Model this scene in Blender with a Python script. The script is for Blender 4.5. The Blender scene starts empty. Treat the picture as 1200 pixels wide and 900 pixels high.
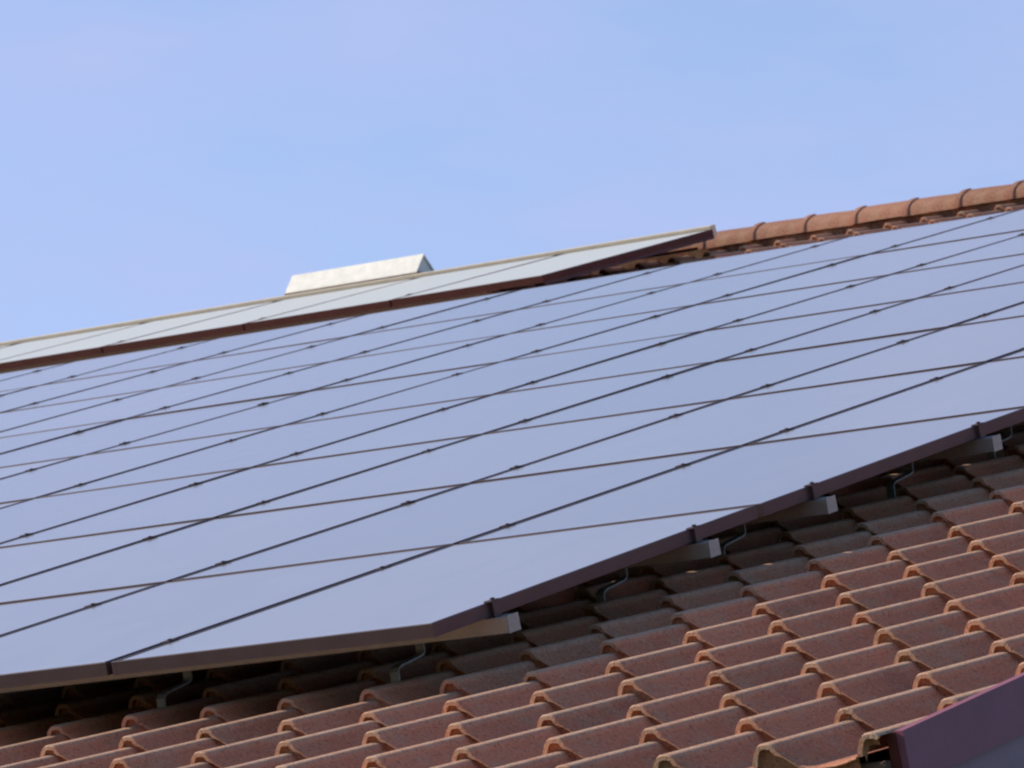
import bpy, math, random
import numpy as np
from mathutils import Matrix, Vector
random.seed(7)
rng = np.random.default_rng(11)
sc = bpy.context.scene
C = sc.collection

# ------------------------------------------------------------------ roof frame
# roof frame: x along the ridge, y up the slope, z out of the roof; origin = lower right corner of the array glass
PITCH = math.radians(19.77)
Z0 = 3.86
M = Matrix.Translation((0, 0, Z0)) @ Matrix.Rotation(PITCH, 4, 'X')
cp, sp = math.cos(PITCH), math.sin(PITCH)

# ------------------------------------------------------------------ camera
CP = Vector((7.29074538, -10.53297884, 1.38576583))
RC = [[0.8271101, 0.5289227, -0.1900781], [-0.123419, -0.1590144, -0.9795316], [-0.5483217, 0.8336397, -0.0662433]]
F_PX = 6223.32
cam = bpy.data.cameras.new('camera'); camo = bpy.data.objects.new('camera', cam); C.objects.link(camo)
cam.sensor_fit = 'HORIZONTAL'; cam.sensor_width = 36.0; cam.lens = F_PX / 1200 * 36
cam.clip_start = 0.1; cam.clip_end = 8000
x_, y_, z_ = Vector(RC[0]), -Vector(RC[1]), -Vector(RC[2])
camo.matrix_world = M @ Matrix(((x_.x, y_.x, z_.x, CP.x), (x_.y, y_.y, z_.y, CP.y), (x_.z, y_.z, z_.z, CP.z), (0, 0, 0, 1)))
cam.dof.use_dof = True; cam.dof.focus_distance = 13.5; cam.dof.aperture_fstop = 22.0
sc.camera = camo

def proj(P):
    q = Vector(P) - CP
    a = [q.dot(Vector(r)) for r in RC]
    return 600 + F_PX * a[0] / a[2], 450 + F_PX * a[1] / a[2]

# ------------------------------------------------------------------ light
SUN = (M.to_3x3() @ Vector((-0.88, -0.14, 0.54))).normalized()
EL = math.asin(SUN.z); ROT = math.atan2(SUN.x, SUN.y)
w = bpy.data.worlds.new('World'); sc.world = w; w.use_nodes = True
nt = w.node_tree; bg = nt.nodes['Background']; bg.inputs['Strength'].default_value = 0.12
sky = nt.nodes.new('ShaderNodeTexSky'); sky.sky_type = 'NISHITA'; sky.sun_disc = False
sky.sun_elevation = EL; sky.sun_rotation = ROT
sky.air_density = 1.0; sky.dust_density = 0.3; sky.ozone_density = 3.0; sky.altitude = 300
# thin high cloud veils
tc = nt.nodes.new('ShaderNodeTexCoord'); mp = nt.nodes.new('ShaderNodeMapping')
mp.inputs['Scale'].default_value = (8.0, 8.0, 24.0); mp.inputs['Rotation'].default_value = (0.15, 0.2, 0.6)
no = nt.nodes.new('ShaderNodeTexNoise'); no.inputs['Scale'].default_value = 1.3; no.inputs['Detail'].default_value = 5; no.inputs['Roughness'].default_value = .5
rp = nt.nodes.new('ShaderNodeMapRange'); rp.inputs[1].default_value = .35; rp.inputs[2].default_value = .75; rp.inputs[3].default_value = .38; rp.inputs[4].default_value = 1.0
mx = nt.nodes.new('ShaderNodeMix'); mx.data_type = 'RGBA'
mx.inputs[7].default_value = (2.50, 2.84, 4.62, 1)
nt.links.new(tc.outputs['Generated'], mp.inputs['Vector']); nt.links.new(mp.outputs[0], no.inputs['Vector'])
nt.links.new(no.outputs['Fac'], rp.inputs[0]); sx = nt.nodes.new('ShaderNodeSeparateXYZ'); nt.links.new(tc.outputs['Generated'], sx.inputs[0])
fz = nt.nodes.new('ShaderNodeMapRange'); fz.inputs[1].default_value = .42; fz.inputs[2].default_value = .75; fz.inputs[3].default_value = 1; fz.inputs[4].default_value = .15
nt.links.new(sx.outputs['Z'], fz.inputs[0])                 # the veil lies low in the sky, the zenith is clear
mm = nt.nodes.new('ShaderNodeMath'); mm.operation = 'MULTIPLY'; nt.links.new(rp.outputs[0], mm.inputs[0]); nt.links.new(fz.outputs[0], mm.inputs[1])
dp = nt.nodes.new('ShaderNodeVectorMath'); dp.operation = 'DOT_PRODUCT'; dp.inputs[1].default_value = (-.56, .83, 0); nt.links.new(tc.outputs['Generated'], dp.inputs[0])
fd = nt.nodes.new('ShaderNodeMapRange'); fd.interpolation_type = 'SMOOTHSTEP'; fd.inputs[1].default_value = -.2; fd.inputs[2].default_value = .6; fd.inputs[3].default_value = .1; fd.inputs[4].default_value = 1
nt.links.new(dp.outputs['Value'], fd.inputs[0])             # high cloud over the ridge side only, open sky on the street side
m2 = nt.nodes.new('ShaderNodeMath'); m2.operation = 'MULTIPLY'; nt.links.new(mm.outputs[0], m2.inputs[0]); nt.links.new(fd.outputs[0], m2.inputs[1])
nt.links.new(m2.outputs[0], mx.inputs[0])
nt.links.new(sky.outputs[0], mx.inputs[6]); nt.links.new(mx.outputs[2], bg.inputs['Color'])

sl = bpy.data.lights.new('sun', 'SUN'); sl.energy = 4.0; sl.angle = math.radians(.55); sl.color = (1.0, .87, .71)
so = bpy.data.objects.new('sun', sl); C.objects.link(so); so.rotation_euler = (-SUN).to_track_quat('-Z', 'Y').to_euler()
so.location = (0, 0, 30)

sc.view_settings.view_transform = 'Standard'; sc.view_settings.look = 'None'
sc.view_settings.exposure = 0.7; sc.view_settings.gamma = 1.0; sc.view_settings.use_curve_mapping = False
sc.cycles.filter_width = 2.2
sc.cycles.max_bounces = 8

# ------------------------------------------------------------------ materials
def mat(name, col, rough=.6, metal=0., spec=.5, bump=0., bscale=200., var=0., vscale=6., ior=1.5):
    m = bpy.data.materials.new(name); m.use_nodes = True
    t = m.node_tree; b = t.nodes['Principled BSDF']
    b.inputs['Base Color'].default_value = (*col, 1); b.inputs['Roughness'].default_value = rough
    b.inputs['Metallic'].default_value = metal; b.inputs['Specular IOR Level'].default_value = spec; b.inputs['IOR'].default_value = ior
    if var or bump:
        co = t.nodes.new('ShaderNodeTexCoord')
    if var:
        n = t.nodes.new('ShaderNodeTexNoise'); n.inputs['Scale'].default_value = vscale; n.inputs['Detail'].default_value = 6; n.inputs['Roughness'].default_value = .65
        t.links.new(co.outputs['Object'], n.inputs['Vector'])
        r = t.nodes.new('ShaderNodeMapRange'); r.inputs[1].default_value = .25; r.inputs[2].default_value = .75
        r.inputs[3].default_value = 1 - var; r.inputs[4].default_value = 1 + var
        t.links.new(n.outputs['Fac'], r.inputs[0])
        v = t.nodes.new('ShaderNodeHueSaturation'); v.inputs['Color'].default_value = (*col, 1)
        t.links.new(r.outputs[0], v.inputs['Value']); t.links.new(v.outputs[0], b.inputs['Base Color'])
    if bump:
        n2 = t.nodes.new('ShaderNodeTexNoise'); n2.inputs['Scale'].default_value = bscale; n2.inputs['Detail'].default_value = 3
        t.links.new(co.outputs['Object'], n2.inputs['Vector'])
        bp = t.nodes.new('ShaderNodeBump'); bp.inputs['Strength'].default_value = bump; bp.inputs['Distance'].default_value = .003
        t.links.new(n2.outputs['Fac'], bp.inputs['Height']); t.links.new(bp.outputs[0], b.inputs['Normal'])
    return m

def tile_material(name, base):
    """Rough concrete tile: per tile tone, sandy grain, pale lichen dust in irregular patches, sooty stains."""
    m = bpy.data.materials.new(name); m.use_nodes = True
    t = m.node_tree; b = t.nodes['Principled BSDF']; L = t.links.new
    b.inputs['Roughness'].default_value = .9; b.inputs['Specular IOR Level'].default_value = .12
    co = t.nodes.new('ShaderNodeTexCoord')
    at = t.nodes.new('ShaderNodeAttribute'); at.attribute_name = 'tone'
    def noise(s, d=5, r=.6):
        n = t.nodes.new('ShaderNodeTexNoise'); n.inputs['Scale'].default_value = s; n.inputs['Detail'].default_value = d; n.inputs['Roughness'].default_value = r
        L(co.outputs['Object'], n.inputs['Vector']); return n.outputs['Fac']
    def rng_(s, a, c, lo, hi):
        r = t.nodes.new('ShaderNodeMapRange'); r.inputs[1].default_value = a; r.inputs[2].default_value = c; r.inputs[3].default_value = lo; r.inputs[4].default_value = hi
        L(s, r.inputs[0]); return r.outputs[0]
    def mixc(f, a, c):
        x = t.nodes.new('ShaderNodeMix'); x.data_type = 'RGBA'
        L(f, x.inputs[0])
        for i, v in ((6, a), (7, c)):
            if isinstance(v, tuple): x.inputs[i].default_value = (*v, 1)
            else: L(v, x.inputs[i])
        return x.outputs[2]
    c = mixc(rng_(at.outputs['Fac'], 0, 1, 0, 1), tuple(v * .80 for v in base), tuple(v * 1.18 for v in base))
    aw = t.nodes.new('ShaderNodeAttribute'); aw.attribute_name = 'wear_and_sun'
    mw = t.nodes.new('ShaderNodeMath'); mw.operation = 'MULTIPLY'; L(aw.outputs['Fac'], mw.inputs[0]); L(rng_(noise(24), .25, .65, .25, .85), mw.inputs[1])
    c = mixc(mw.outputs[0], c, (.49, .36, .26))                            # crests and rims: rubbed sand, and sunlit bands painted paler
    c = mixc(rng_(noise(9), .48, .72, 0, .55), c, (.38, .26, .17))          # dust and lichen
    c = mixc(rng_(noise(3.1), .55, .75, 0, .45), c, (.12, .058, .044))      # soot
    c = mixc(rng_(noise(150, 2), .54, .70, 0, .5), c, (.55, .38, .26))     # pale sand grains
    c = mixc(rng_(noise(115, 2), .54, .70, 0, .52), c, (.08, .036, .026))    # dark pores
    L(c, b.inputs['Base Color'])
    bp = t.nodes.new('ShaderNodeBump'); bp.inputs['Strength'].default_value = .8; bp.inputs['Distance'].default_value = .003
    L(noise(150, 4, .7), bp.inputs['Height']); L(bp.outputs[0], b.inputs['Normal'])
    return m

def glass_material(name, cell, dust, dustmax, rough):
    m = bpy.data.materials.new(name); m.use_nodes = True
    t = m.node_tree; b = t.nodes['Principled BSDF']; L = t.links.new
    co = t.nodes.new('ShaderNodeTexCoord'); oi = t.nodes.new('ShaderNodeObjectInfo')
    ad = t.nodes.new('ShaderNodeVectorMath'); ad.operation = 'ADD'
    ml = t.nodes.new('ShaderNodeVectorMath'); ml.operation = 'SCALE'; ml.inputs['Scale'].default_value = 37.0
    cb = t.nodes.new('ShaderNodeCombineXYZ'); L(oi.outputs['Random'], cb.inputs[0]); L(oi.outputs['Random'], cb.inputs[1])
    L(cb.outputs[0], ml.inputs[0]); L(co.outputs['Object'], ad.inputs[0]); L(ml.outputs[0], ad.inputs[1])
    mp = t.nodes.new('ShaderNodeMapping'); mp.inputs['Scale'].default_value = (3.0, .8, 1); L(ad.outputs[0], mp.inputs['Vector'])
    n = t.nodes.new('ShaderNodeTexNoise'); n.inputs['Scale'].default_value = 2.2; n.inputs['Detail'].default_value = 6; n.inputs['Roughness'].default_value = .62
    L(mp.outputs[0], n.inputs['Vector'])
    r = t.nodes.new('ShaderNodeMapRange'); r.inputs[1].default_value = .3; r.inputs[2].default_value = .75; r.inputs[3].default_value = dustmax * .8; r.inputs[4].default_value = dustmax
    L(n.outputs['Fac'], r.inputs[0])
    # rain leaves a soil line above the lower frame edge; every module is a little differently dusty
    so_ = t.nodes.new('ShaderNodeSeparateXYZ'); L(co.outputs['Object'], so_.inputs[0])
    e = t.nodes.new('ShaderNodeMapRange'); e.inputs[1].default_value = .015; e.inputs[2].default_value = .075; e.inputs[3].default_value = .22; e.inputs[4].default_value = 0
    L(so_.outputs['Y'], e.inputs[0])
    e2 = t.nodes.new('ShaderNodeMath'); e2.operation = 'MULTIPLY_ADD'; L(e.outputs[0], e2.inputs[0]); L(n.outputs['Fac'], e2.inputs[1]); L(r.outputs[0], e2.inputs[2])
    q = t.nodes.new('ShaderNodeMapRange'); q.inputs[3].default_value = .90; q.inputs[4].default_value = 1.10; L(oi.outputs['Random'], q.inputs[0])
    e3 = t.nodes.new('ShaderNodeMath'); e3.operation = 'MULTIPLY'; e3.use_clamp = True; L(e2.outputs[0], e3.inputs[0]); L(q.outputs[0], e3.inputs[1])
    x = t.nodes.new('ShaderNodeMix'); x.data_type = 'RGBA'; L(e3.outputs[0], x.inputs[0])
    x.inputs[6].default_value = (*cell, 1); x.inputs[7].default_value = (*dust, 1)
    L(x.outputs[2], b.inputs['Base Color'])
    r2 = t.nodes.new('ShaderNodeMapRange'); r2.inputs[3].default_value = rough * .8; r2.inputs[4].default_value = rough * 1.25
    L(n.outputs['Fac'], r2.inputs[0]); L(r2.outputs[0], b.inputs['Roughness'])
    b.inputs['IOR'].default_value = 1.5
    return m

TILE = tile_material('terracotta concrete tile', (.46, .175, .095))
RIDGE = tile_material('ridge tile clay', (.31, .14, .092))
MORTAR = tile_material('ridge mortar', (.17, .085, .055))
GLASS = glass_material('module glass', (.014, .016, .030), (.42, .40, .37), .60, .13)
PALE = glass_material('pale frosted glass', (.50, .53, .50), (.58, .58, .53), .5, .42)
FRAME = mat('dark anodised frame', (.064, .043, .047), .5, .3, .35, var=.2, vscale=9)
FRAME2 = mat('brown anodised frame', (.075, .022, .018), .6, 0, .2, var=.2, vscale=9)
RAILM = mat('mill finish aluminium', (.52, .51, .48), .42, .85, .5, var=.12, vscale=25)
STEEL = mat('galvanised steel', (.27, .31, .30), .55, .5, .5, var=.2, vscale=60)
CLAMP = mat('black clamp', (.035, .018, .018), .6, .1, .25)
BACK = mat('black backsheet', (.012, .012, .014), .7)
BOARD = mat('plum painted board', (.245, .076, .105), .55, 0, .35, bump=.2, bscale=70, var=.17, vscale=7)
BOARD2 = mat('grey plum painted board', (.29, .165, .205), .55, 0, .35, bump=.2, bscale=70, var=.17, vscale=7)
REDEND = mat('red painted board end', (.12, .014, .012), .6)
VENT = mat('weathered pale sheet metal', (.70, .68, .61), .5, .1, .5, bump=.3, bscale=40, var=.16, vscale=14)
WOOD = mat('dark timber', (.16, .085, .06), .8, var=.3, vscale=12)
PLASTER = mat('cream plaster', (.62, .56, .46), .9, bump=.3, bscale=60, var=.06, vscale=2)
GRASS = mat('mown grass', (.045, .07, .022), .95, bump=.8, bscale=30, var=.35, vscale=.8)
UNDER = mat('bitumen underlay', (.03, .026, .025), .9)

# ------------------------------------------------------------------ mesh helpers
class MB:
    def __init__(s): s.v = []; s.f = []; s.m = []
    def add(s, vs, fs, mi=0):
        n = len(s.v); s.v += [tuple(v) for v in vs]; s.f += [tuple(i + n for i in f) for f in fs]; s.m += [mi] * len(fs)
    def box(s, a, b, mi=0, ch=0.):
        (x0, y0, z0), (x1, y1, z1) = a, b
        if ch <= 0:
            s.add([(x0,y0,z0),(x1,y0,z0),(x1,y1,z0),(x0,y1,z0),(x0,y0,z1),(x1,y0,z1),(x1,y1,z1),(x0,y1,z1)],
                  [(0,3,2,1),(4,5,6,7),(0,1,5,4),(1,2,6,5),(2,3,7,6),(3,0,4,7)], mi)
        else:   # chamfer round the top
            c = ch
            s.add([(x0,y0,z0),(x1,y0,z0),(x1,y1,z0),(x0,y1,z0),(x0,y0,z1-c),(x1,y0,z1-c),(x1,y1,z1-c),(x0,y1,z1-c),
                   (x0+c,y0+c,z1),(x1-c,y0+c,z1),(x1-c,y1-c,z1),(x0+c,y1-c,z1)],
                  [(0,3,2,1),(8,9,10,11),(0,1,5,4),(1,2,6,5),(2,3,7,6),(3,0,4,7),(4,5,9,8),(5,6,10,9),(6,7,11,10),(7,4,8,11)], mi)
    def extrude_x(s, prof, x0, x1, mi=0, closed=True):
        n = len(prof)
        vs = [(x0, y, z) for y, z in prof] + [(x1, y, z) for y, z in prof]
        fs = [(i, (i + 1) % n, (i + 1) % n + n, i + n) for i in range(n if closed else n - 1)]
        if closed: fs += [tuple(range(n))[::-1], tuple(range(n, 2 * n))]
        s.add(vs, fs, mi)
    def cyl(s, c, r, h, n=12, mi=0):
        vs = [(c[0] + r * math.cos(2*math.pi*i/n), c[1] + r * math.sin(2*math.pi*i/n), c[2] + d) for d in (0, h) for i in range(n)]
        s.add(vs, [(i, (i+1) % n, (i+1) % n + n, i + n) for i in range(n)] + [tuple(range(n))[::-1], tuple(range(n, 2*n))], mi)
    def mesh(s, name, mats, smooth=False):
        me = bpy.data.meshes.new(name); me.from_pydata(s.v, [], s.f); me.update()
        import bmesh
        bm = bmesh.new(); bm.from_mesh(me); bmesh.ops.recalc_face_normals(bm, faces=bm.faces); bm.to_mesh(me); bm.free()
        for m_ in (mats if isinstance(mats, (list, tuple)) else [mats]): me.materials.append(m_)
        me.polygons.foreach_set('material_index', s.m)
        if smooth:
            me.polygons.foreach_set('use_smooth', [True] * len(me.polygons))
            me.set_sharp_from_angle(angle=math.radians(35))
        return me

def put(name, me, parent=None, loc=(0, 0, 0)):
    """loc is relative to the parent, or in the roof frame for a top-level mesh."""
    o = bpy.data.objects.new(name, me); C.objects.link(o)
    if parent is None: o.matrix_world = M @ Matrix.Translation(loc)
    else: o.parent = parent; o.location = loc
    return o
def thing(name, label, cat, loc=(0, 0, 0), group=None, roof=True):
    o = bpy.data.objects.new(name, None); C.objects.link(o); o.empty_display_size = .1
    o.matrix_world = (M @ Matrix.Translation(loc)) if roof else Matrix.Translation(loc)
    tag(o, label, cat, group); return o
def tag(o, label, cat, group=None):
    o['label'] = label; o['category'] = cat
    if group: o['group'] = group
ORD = ['first', 'second', 'third', 'fourth', 'fifth', 'sixth', 'seventh', 'eighth', 'ninth', 'tenth', 'eleventh', 'twelfth', 'thirteenth', 'fourteenth', 'fifteenth']

# ------------------------------------------------------------------ dimensions
PW, PH, ROWS = 1.01, 1.63690511, 8
TW, TE, TX0, TY0, TD = 0.24560484, 0.35435226, -1.02999716, 0.08011716, 0.15
RIDGE_Y = 16.70
XV = 1.947                        # right verge
XL = -17.0                       # left end of what is built
EAVE_Y = TY0 - 4 * TE
UPV = Vector((0, sp, cp))        # world up in the roof frame
BKV = Vector((0, cp, -sp))       # horizontal, away from the eave, in the roof frame
def rf(y0, z0, b, u):            # point in the roof frame: start (y0,z0), then b m back and u m up (world directions)
    return (y0 + b * cp + u * sp, z0 - b * sp + u * cp)

# ------------------------------------------------------------------ ground
g = MB(); S_ = 1500.
g.add([(-S_, -S_, 0), (S_, -S_, 0), (S_, S_, 0), (-S_, S_, 0)], [(0, 1, 2, 3)])
go = bpy.data.objects.new('ground', g.mesh('ground', GRASS)); C.objects.link(go); go['kind'] = 'structure'

# added, unseen ring of high ground: keeps low skylight out from under the array
hv, hf = [], []; NH = 180
for k in range(NH):
    a = 2 * math.pi * k / NH
    h_ = 44 + 9 * math.sin(3 * a + 1) + 6 * math.sin(7 * a) + 3 * math.sin(19 * a + 2) + rng.uniform(0, 2.5)
    for rr, hh in ((300, -1), (335, h_ * .72), (380, h_), (560, -1)):
        hv.append((rr * math.cos(a), rr * math.sin(a), hh))
for k in range(NH):
    k2 = (k + 1) % NH
    for q in range(3): hf.append((4 * k + q, 4 * k2 + q, 4 * k2 + q + 1, 4 * k + q + 1))
hm = MB(); hm.add(hv, hf)
ho = bpy.data.objects.new('hills', hm.mesh('hills', mat('mixed woodland', (.05, .065, .03), .95, bump=1., bscale=.4, var=.45, vscale=.06), True)); C.objects.link(ho); ho['kind'] = 'structure'

# ------------------------------------------------------------------ house
house = thing('house', 'house with a low pitched red brown pantile roof under the solar panels', 'house')

# tiles
STEP, TH, LAP = 0.028, 0.0120, 0.065
def tile_profile():
    """one tile across its cover width: roll at x = 0, pan, then up to the next roll (hidden under it)"""
    pts = [(-.0305, -.0445), (-.028, -.033), (-.0235, -.020), (-.0185, -.0105), (-.013, -.0048), (-.007, -.0012), (0, 0), (.009, -.0004), (.0175, -.0017),
           (.0245, -.0042), (.0285, -.0088), (.0310, -.0145), (.0335, -.0185), (.046, -.0275), (.063, -.0400), (.079, -.0515), (.095, -.0565),
           (.130, -.0590), (.165, -.0575), (.190, -.0530), (TW - .0320, -.0470)]
    return pts
PROF = tile_profile()
def tile_block(tiles, prof, length=TE + LAP, drop=.045):
    n = len(prof); V = []; Fc = []; T = []; W = []
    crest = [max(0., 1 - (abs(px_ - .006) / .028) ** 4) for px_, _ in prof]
    P = np.array(prof)
    d = np.gradient(P, axis=0); nrm = np.stack([d[:, 1], -d[:, 0]], 1); nrm /= np.linalg.norm(nrm, axis=1)[:, None]
    Q = P + nrm * np.clip(TH * (1 - np.clip((P[:, 0] - .03) / .03, 0, .75)), .005, TH)[:, None]                                       # underside
    ys = [0, .006, length * .5, length]
    for (x, y, dz, rot, tilt, tone) in tiles:
        base = len(V)
        for j, yy in enumerate(ys):
            zt = -STEP * yy / TE
            for i in range(n):
                z = P[i, 1] + zt - (.003 if j == 0 else 0)
                px = P[i, 0] + rot * (yy - .2)
                V.append((x + px, y + yy, -TD + z + dz + tilt * P[i, 0]))
        for yy, dn in ((0, 0), (.011, 0), (.015, drop)):       # hollow nose, closed a finger's width behind the rim
            for i in range(n):
                V.append((x + Q[i, 0] + rot * (yy - .2), y + yy, -TD + Q[i, 1] - dn - STEP * yy / TE + dz + tilt * Q[i, 0]))
        for j in range(3):
            for i in range(n - 1):
                a = base + j * n + i; Fc.append((a, a + 1, a + 1 + n, a + n))
        o = base + 4 * n
        for i in range(n - 1):
            Fc.append((base + i, o + i, o + i + 1, base + i + 1))
            Fc.append((o + i, o + n + i, o + n + i + 1, o + i + 1)); Fc.append((o + n + i, o + 2 * n + i, o + 2 * n + i + 1, o + n + i + 1))
        for sI in (0, n - 1):                              # side edges
            Fc.append((base + sI, base + n + sI, o + n + sI, o + sI))
        T += [tone] * (7 * n)
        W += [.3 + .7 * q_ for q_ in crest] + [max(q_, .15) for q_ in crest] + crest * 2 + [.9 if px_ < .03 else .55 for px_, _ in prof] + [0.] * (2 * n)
    me = bpy.data.meshes.new('roof_tiling'); me.from_pydata(V, [], Fc); me.update()
    at = me.attributes.new('tone', 'FLOAT', 'POINT'); at.data.foreach_set('value', T)
    aw = me.attributes.new('wear_and_sun', 'FLOAT', 'POINT'); aw.data.foreach_set('value', W)
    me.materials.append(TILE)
    me.polygons.foreach_set('use_smooth', [True] * len(me.polygons)); me.set_sharp_from_angle(angle=math.radians(40))
    return me
tiles = []
NC = int((RIDGE_Y + .02 - .42 - TY0) / TE)
for c in range(-4, NC + 1):
    y = TY0 + c * TE
    for r in range(int((XL - TX0) / TW), 12):
        x = TX0 + r * TW
        if x < -1.6 and 1.6 < y < 12.6: continue           # nothing of these shows under the modules
        tiles.append((x + rng.normal(0, .0022), y + rng.normal(0, .004), rng.normal(0, .0016), rng.normal(0, .006), rng.normal(0, .012), float(np.clip(rng.normal(.5, .28), 0, 1))))
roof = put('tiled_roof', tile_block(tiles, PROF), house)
top_row = [(TX0 + r * TW + rng.normal(0, .002), TY0 + (NC + 1) * TE + rng.normal(0, .004), rng.normal(0, .0016), 0, rng.normal(0, .012), float(rng.uniform(.1, .9))) for r in range(int((XL - TX0) / TW), 12)]
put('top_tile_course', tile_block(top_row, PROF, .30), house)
VERGE = [p for p in PROF if p[0] < .030]                   # the last roll is cut off over the barge board
verge = [(TX0 + 12 * TW + rng.normal(0, .002), TY0 + c * TE + rng.normal(0, .003), rng.normal(0, .0012), rng.normal(0, .003), 0, float(rng.uniform(.2, .9))) for c in range(-4, NC + 1)]
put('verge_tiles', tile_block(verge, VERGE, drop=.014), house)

# roof deck, rear slope, walls
b = MB(); y0, y1 = EAVE_Y + .13, RIDGE_Y - .03
b.box((XL, y0, -.36), (XV - .03, y1, -.245))
put('roof_deck', b.mesh('roof_deck', UNDER), house)
b = MB()
p0, p1, p2, p3 = rf(RIDGE_Y, -.175, .02, 0), rf(RIDGE_Y, -.175, 16, -16 * math.tan(PITCH)), rf(RIDGE_Y, -.36, 16, -16 * math.tan(PITCH)), rf(RIDGE_Y, -.36, .02, 0)
b.extrude_x([p0, p1, p2, p3], XL, XV)
put('rear_roof_slope', b.mesh('rear_roof_slope', TILE), house)
def toworld(y, z): v = M @ Vector((0, y, z)); return v.y, v.z
b = MB()
ey, ez = toworld(EAVE_Y + .35, -.37); ry, rz = toworld(RIDGE_Y, -.38); by = 2 * ry - ey
iy = M.inverted()
prof = [(ey, 0.), (ey, ez), (ry, rz), (by, ez), (by, 0.)]
prof_r = [tuple((iy @ Vector((0, y, z)))[1:]) for y, z in prof]
b.extrude_x(prof_r, XL + .05, XV - .22)
put('wall', b.mesh('wall', PLASTER), house)

# verge boards and eave board
b = MB(); b.box((XV + .0045, EAVE_Y + .057, -.277), (XV + .026, RIDGE_Y - .02, -.161))
bo = put('barge_board', b.mesh('barge_board', BOARD), house); bo['label'] = 'upper plum painted barge board under the verge tiles'
b = MB(); b.box((XV - .012, EAVE_Y + .053, -.276), (XV + .008, EAVE_Y + .0565, -.163))
put('board_end', b.mesh('board_end', REDEND), bo)
b = MB(); b.box((XV - .018, EAVE_Y + .07, -.46), (XV + .004, RIDGE_Y - .02, -.272))
bo2 = put('barge_board', b.mesh('barge_board_low', BOARD2), house); bo2['label'] = 'lower greyish barge board set back under the upper one'
b = MB(); b.box((XL, EAVE_Y + .030, -.42), (XV - .0135, EAVE_Y + .055, -.219))
put('fascia_board', b.mesh('fascia_board', WOOD), house)

# ridge tiles
def ridge_mesh():
    m_ = MB(); N = 14
    def ring(x, w_, h, lift):
        out = []
        for k in range(N + 1):
            a = math.pi * k / N
            b_ = -w_ * math.cos(a); u_ = h * (math.sin(a) ** .7) + lift - abs(b_) * math.tan(PITCH)
            yy, zz = rf(0, 0, b_, u_); out.append((x, yy, zz))
        return out
    rings = [ring(-.012, .128, .082, .0), ring(-.012, .138, .092, .002), ring(.022, .138, .092, .002), ring(.030, .130, .086, .0), ring(.18, .128, .083, .0), ring(.36, .124, .079, -.003), ring(.36, .112, .068, -.003)]
    vs = [v for r_ in rings for v in r_]; n = N + 1; fs = []
    for j in range(len(rings) - 1):
        for i in range(N): fs.append((j*n+i, j*n+i+1, (j+1)*n+i+1, (j+1)*n+i))
    m_.add(vs, fs); me = m_.mesh('ridge_tile', RIDGE, True)
    return me
rmeshes = []
for t_ in (.15, .5, .85, .35):
    me = ridge_mesh(); at = me.attributes.new('tone', 'FLOAT', 'POINT'); at.data.foreach_set('value', [t_] * len(me.vertices)); rmeshes.append(me)
RZ0 = -.137
x = -9.03; k = 0
while x < XV - .2:
    o = put('ridge_tile', rmeshes[(k * 7 + k // 3) % 4], house, (x, RIDGE_Y, RZ0 + rng.normal(0, .0015)))
    o.rotation_euler = (0, rng.normal(0, .004), rng.normal(0, .004)); x += .350; k += 1
b = MB(); n_ = 14
cap = [rf(RIDGE_Y, -.16, -.11 * math.cos(math.pi * q / n_), .075 * math.sin(math.pi * q / n_)) for q in range(n_ + 1)]
b.extrude_x(cap, XL, -9.06); put('ridge_cap', b.mesh('ridge_cap', RIDGE, True), house)
b = MB(); b.box((XL, RIDGE_Y - .117, -.27), (XV - .04, RIDGE_Y + .06, -.143))
put('ridge_mortar', b.mesh('ridge_mortar', MORTAR), house)

# ------------------------------------------------------------------ solar modules
GAPX, GAPY, FH, LIP = .018, .034, .035, .013
def module_meshes(w_, h_, gl, fr, lip=LIP, fh=FH):
    a = MB(); a.box((lip * .5, lip * .5, -.010), (w_ - lip * .5, h_ - lip * .5, -.0015), 0)
    a.box((lip * .6, lip * .6, -.0145), (w_ - lip * .6, h_ - lip * .6, -.0105), 1)
    gm = a.mesh('module_glass', [gl, BACK])
    f = MB()
    f.box((0, 0, -fh), (lip, h_, 0), ch=.0012); f.box((w_ - lip, 0, -fh), (w_, h_, 0), ch=.0012)
    f.box((lip + .0002, 0.0002, -fh), (w_ - lip - .0002, lip, -.0003), ch=.0012); f.box((lip + .0002, h_ - lip, -fh), (w_ - lip - .0002, h_ - .0002, -.0003), ch=.0012)
    return gm, f.mesh('module_frame', fr)
gm, fm = module_meshes(PW - GAPX, PH - GAPY, GLASS, FRAME)
def visible(x0, x1, y0, y1):
    for i in range(9):
        for j in range(9):
            px, py = proj((x0 + (x1 - x0) * i / 8, y0 + (y1 - y0) * j / 8, 0))
            if 2 < px < 1198 and 2 < py < 898: return True
    return False
ROWN = ['bottom row', 'second row up', 'third row up', 'fourth row up', 'fourth row down', 'third row down', 'second row down', 'top row']
def make_module(loc, label, group, gm=gm, fm=fm, name='solar_panel'):
    t = thing(name, label, 'solar panel', loc, group)
    t.matrix_world = t.matrix_world @ Matrix.Rotation(rng.normal(0, .0006), 4, 'X') @ Matrix.Rotation(rng.normal(0, .0006), 4, 'Y')
    for nm, me in (('glass', gm), ('frame', fm)):
        o = bpy.data.objects.new(nm, me); C.objects.link(o); o.parent = t
    return t
COLS = {}
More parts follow.
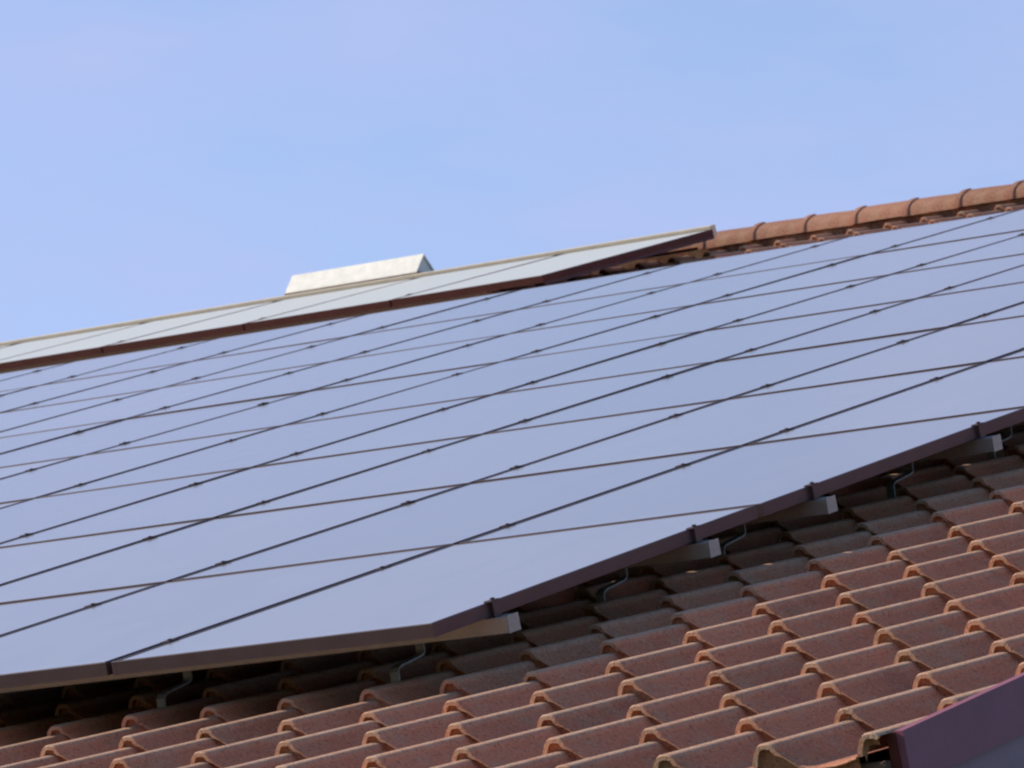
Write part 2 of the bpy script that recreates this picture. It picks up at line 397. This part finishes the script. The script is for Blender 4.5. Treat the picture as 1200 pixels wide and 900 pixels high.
for m_ in range(ROWS):
    vis = [k for k in range(0, 16) if visible(-(k + 1) * PW, -k * PW, m_ * PH, (m_ + 1) * PH)]
    kk = sorted(vis, reverse=True)                          # left to right
    COLS[m_] = (kk[-1], kk[0])
    for n_, k in enumerate(kk):
        pos = ORD[n_] + ' from left'
        if n_ == len(kk) - 1: pos = 'last on the right'
        make_module((-(k + 1) * PW + GAPX / 2, m_ * PH + GAPY / 2, 0), 'dark framed blue solar panel, %s, %s' % (ROWN[m_], pos), 'blue solar panels of the big array')
    for k in (kk[0] + 1, kk[-1] - 1):                       # the array goes on past the picture
        if 0 <= k: make_module((-(k + 1) * PW + GAPX / 2, m_ * PH + GAPY / 2, 0), 'dark framed solar panel continuing the array past the picture edge', 'solar panels past the picture edge')

# upper row: pale panels near the ridge
UW, UH, UX, UY, UZ = 1.05, 1.93, -8.80, 14.45, -.02
gm2, fm2 = module_meshes(UW - .012, UH - .01, PALE, FRAME2, lip=.014, fh=.042)
nU = 0
for k in range(6, -1, -1):
    x0 = UX - (k + 1) * UW
    if not visible(x0, x0 + UW, UY, UY + UH): continue
    lab = 'pale greenish panel in the row by the ridge, ' + ('last on right, beside the ridge tiles' if k == 0 else ORD[nU] + ' from the left')
    make_module((x0 + .006, UY, UZ), lab, 'pale panels along the ridge', gm2, fm2); nU += 1
NU = nU

# ------------------------------------------------------------------ rails, clamps, roof hooks
def clamp_mesh():
    c = MB(); c.box((-.014, -.023, .0008), (.014, .023, .0032), ch=.0008); c.cyl((0, 0, .0032), .0055, .003, 8)
    c.box((-.0065, -.030, -.030), (.0065, .030, .0007)); return c.mesh('clamp', CLAMP)
def end_clamp_mesh():
    c = MB(); c.box((-.010, -.020, .0008), (.012, .020, .005), ch=.001); c.box((.0085, -.014, -.0375), (.012, .014, .0006)); c.cyl((.004, 0, .005), .006, .005, 8)
    return c.mesh('end_clamp', FRAME)
RT, RB_ = -.0385, -.0790          # rail top and bottom
def rail_mesh(x0, x1):
    m_ = MB(); w_ = .026
    m_.extrude_x([(-w_, RB_), (w_, RB_), (w_, RT), (.006, RT), (.006, RT - .012), (-.006, RT - .012), (-.006, RT), (-w_, RT)], x0, x1)
    return m_.mesh('rail_profile', RAILM)
def rail_cap_mesh():
    m_ = MB(); m_.box((0, -.0262, RB_ - .001), (.003, .0262, RT + .002)); return m_.mesh('rail_end_cap', STEEL)
def hook_mesh():
    """bent flat steel: up from under a tile, along, up again to the rail"""
    m_ = MB(); w_, t_ = .013, .005
    path = [(-.10, -.200), (-.055, -.170), (-.053, -.140), (-.047, -.1315), (-.034, -.1275), (.060, -.1215), (.074, -.117), (.078, -.108), (.079, -.072), (.078, -.045), (.0275, -.045)]
    L_, R_ = [], []
    for i, (y, z) in enumerate(path):
        a = path[max(0, i - 1)]; c = path[min(len(path) - 1, i + 1)]
        dy, dz = c[0] - a[0], c[1] - a[1]; l = math.hypot(dy, dz); ny, nz = -dz / l, dy / l
        L_.append((y + ny * t_ / 2, z + nz * t_ / 2)); R_.append((y - ny * t_ / 2, z - nz * t_ / 2))
    n = len(path)
    vs = [(-w_, *p) for p in L_] + [(-w_, *p) for p in R_] + [(w_, *p) for p in L_] + [(w_, *p) for p in R_]
    fs = []
    for i in range(n - 1):
        fs += [(i, i+1, 2*n+i+1, 2*n+i), (n+i, 3*n+i, 3*n+i+1, n+i+1), (i, n+i, n+i+1, i+1), (2*n+i, 2*n+i+1, 3*n+i+1, 3*n+i)]
    fs += [(0, 2*n, 3*n, n), (n-1, 2*n-1, 4*n-1, 3*n-1)]
    m_.add(vs, fs); return m_.mesh('roof_hook', STEEL)
CM, ECM, CAPM, HM = clamp_mesh(), end_clamp_mesh(), rail_cap_mesh(), hook_mesh()
CM2 = CM.copy()
for m_ in range(ROWS):
    k0, k1 = COLS[m_]
    for q, fr in enumerate((.176, .784)):
        y = (m_ + fr) * PH
        right = m_ <= 2
        xr = .042 if right else -max(0, k0 - 1) * PW
        xl = -(k1 + 2) * PW
        lab = 'thin aluminium mounting rail with black clamps, %s of the two under the %s' % ('lower' if q == 0 else 'upper', ROWN[m_])
        t = thing('mounting_rail', lab, 'mounting rail', (0, y, 0), 'mounting rails of the big array')
        put('rail_profile', rail_mesh(xl, xr), t)
        if right:
            put('end_cap', CAPM, t, (xr, 0, 0)); put('end_clamp', ECM, t, (-GAPX / 2, 0, 0))
        for k in range(max(1, k0), k1 + 2):
            o = put('clamp', CM, t, (-k * PW + 0., rng.normal(0, .006), 0)); o.rotation_euler = (0, 0, rng.normal(0, .03))
        if m_ <= 2:
            for h in range(2 if m_ else 5):
                put('roof_hook', HM, t, (-.30 - 3 * TW * h, 0, 0))
for q, (yy, nm) in enumerate(((.20, 'lower'), (1.83, 'upper'))):
    t = thing('mounting_rail', 'aluminium mounting rail under the pale upper panels, %s of the two' % nm, 'mounting rail', (0, UY + yy, UZ), 'mounting rails of the pale row')
    put('rail_profile', rail_mesh(UX - NU * UW, UX - .5), t)
    for k in range(1, NU):
        put('clamp', CM, t, (UX - k * UW, 0, 0))

# ------------------------------------------------------------------ ridge ventilator
vent = thing('ridge_vent', 'pale metal ridge vent hood with a small gabled end, above the panels', 'roof vent')
vx0, vx1 = -12.07, -11.06
VY, VZ = 16.56, .012                                        # front eave of the hood
def vp(b_, u_): return rf(VY, VZ, b_, u_)
h = MB(); h.extrude_x([vp(0, 0), vp(.075, .125), vp(.23, 0.015), vp(.23, .001), vp(.075, .108), vp(0, -.014)], vx0, vx1)
put('hood', h.mesh('hood', VENT), vent)
h = MB(); h.extrude_x([vp(.015, .004), vp(.075, .104), vp(.21, .004)], 0, .006); em = h.mesh('end_panel', VENT)
put('end_panel', em, vent, (vx1 - .012, 0, 0)); put('end_panel', em, vent, (vx0 + .006, 0, 0))
h = MB(); h.extrude_x([vp(.05, -.12), vp(.05, .004), vp(.17, .012), vp(.17, -.14)], vx0 + .03, vx1 - .03)
put('base', h.mesh('base', mat('grey green vent base', (.42, .44, .40), .5, .2, .4, bump=.2, bscale=40, var=.12, vscale=10)), vent)
h = MB(); h.extrude_x([vp(-.003, -.016), vp(-.003, -.009), vp(.02, -.009), vp(.02, -.016)], vx0 - .004, vx1 + .004)  # added dark strip standing in for the shadow line under the hood eave
put('eave_shade_strip', h.mesh('eave_shade_strip', FRAME2), vent)

# cream flashing strip along the top of the pale row
f = MB(); f.extrude_x([(UY + UH + .004, -.07), (UY + UH + .004, -.001), (UY + UH + .010, .0015), (UY + UH + .070, .0005), (UY + UH + .070, -.07)], UX - (NU + .3) * UW, UX - .03)
fo = put('ridge_flashing', f.mesh('ridge_flashing', mat('cream coated sheet metal', (.62, .53, .40), .5, .1, .4, bump=.2, bscale=30, var=.15, vscale=8)))
tag(fo, 'long cream metal flashing strip along the top edge of the pale panels', 'flashing')

c_ = MB(); c_.box((UX - .006, UY + .01, -.078), (UX - .003, UY + UH - .01, UZ - .0425))  # dark sheet put in for the shade under the row end
co_ = put('shade_sheet', c_.mesh('shade_sheet', mat('plum shade sheet', (.060, .030, .040), .55, 0, .3, var=.2, vscale=8)))
tag(co_, 'added dark sheet for the shade under the right end of the pale panel row', 'shade sheet')
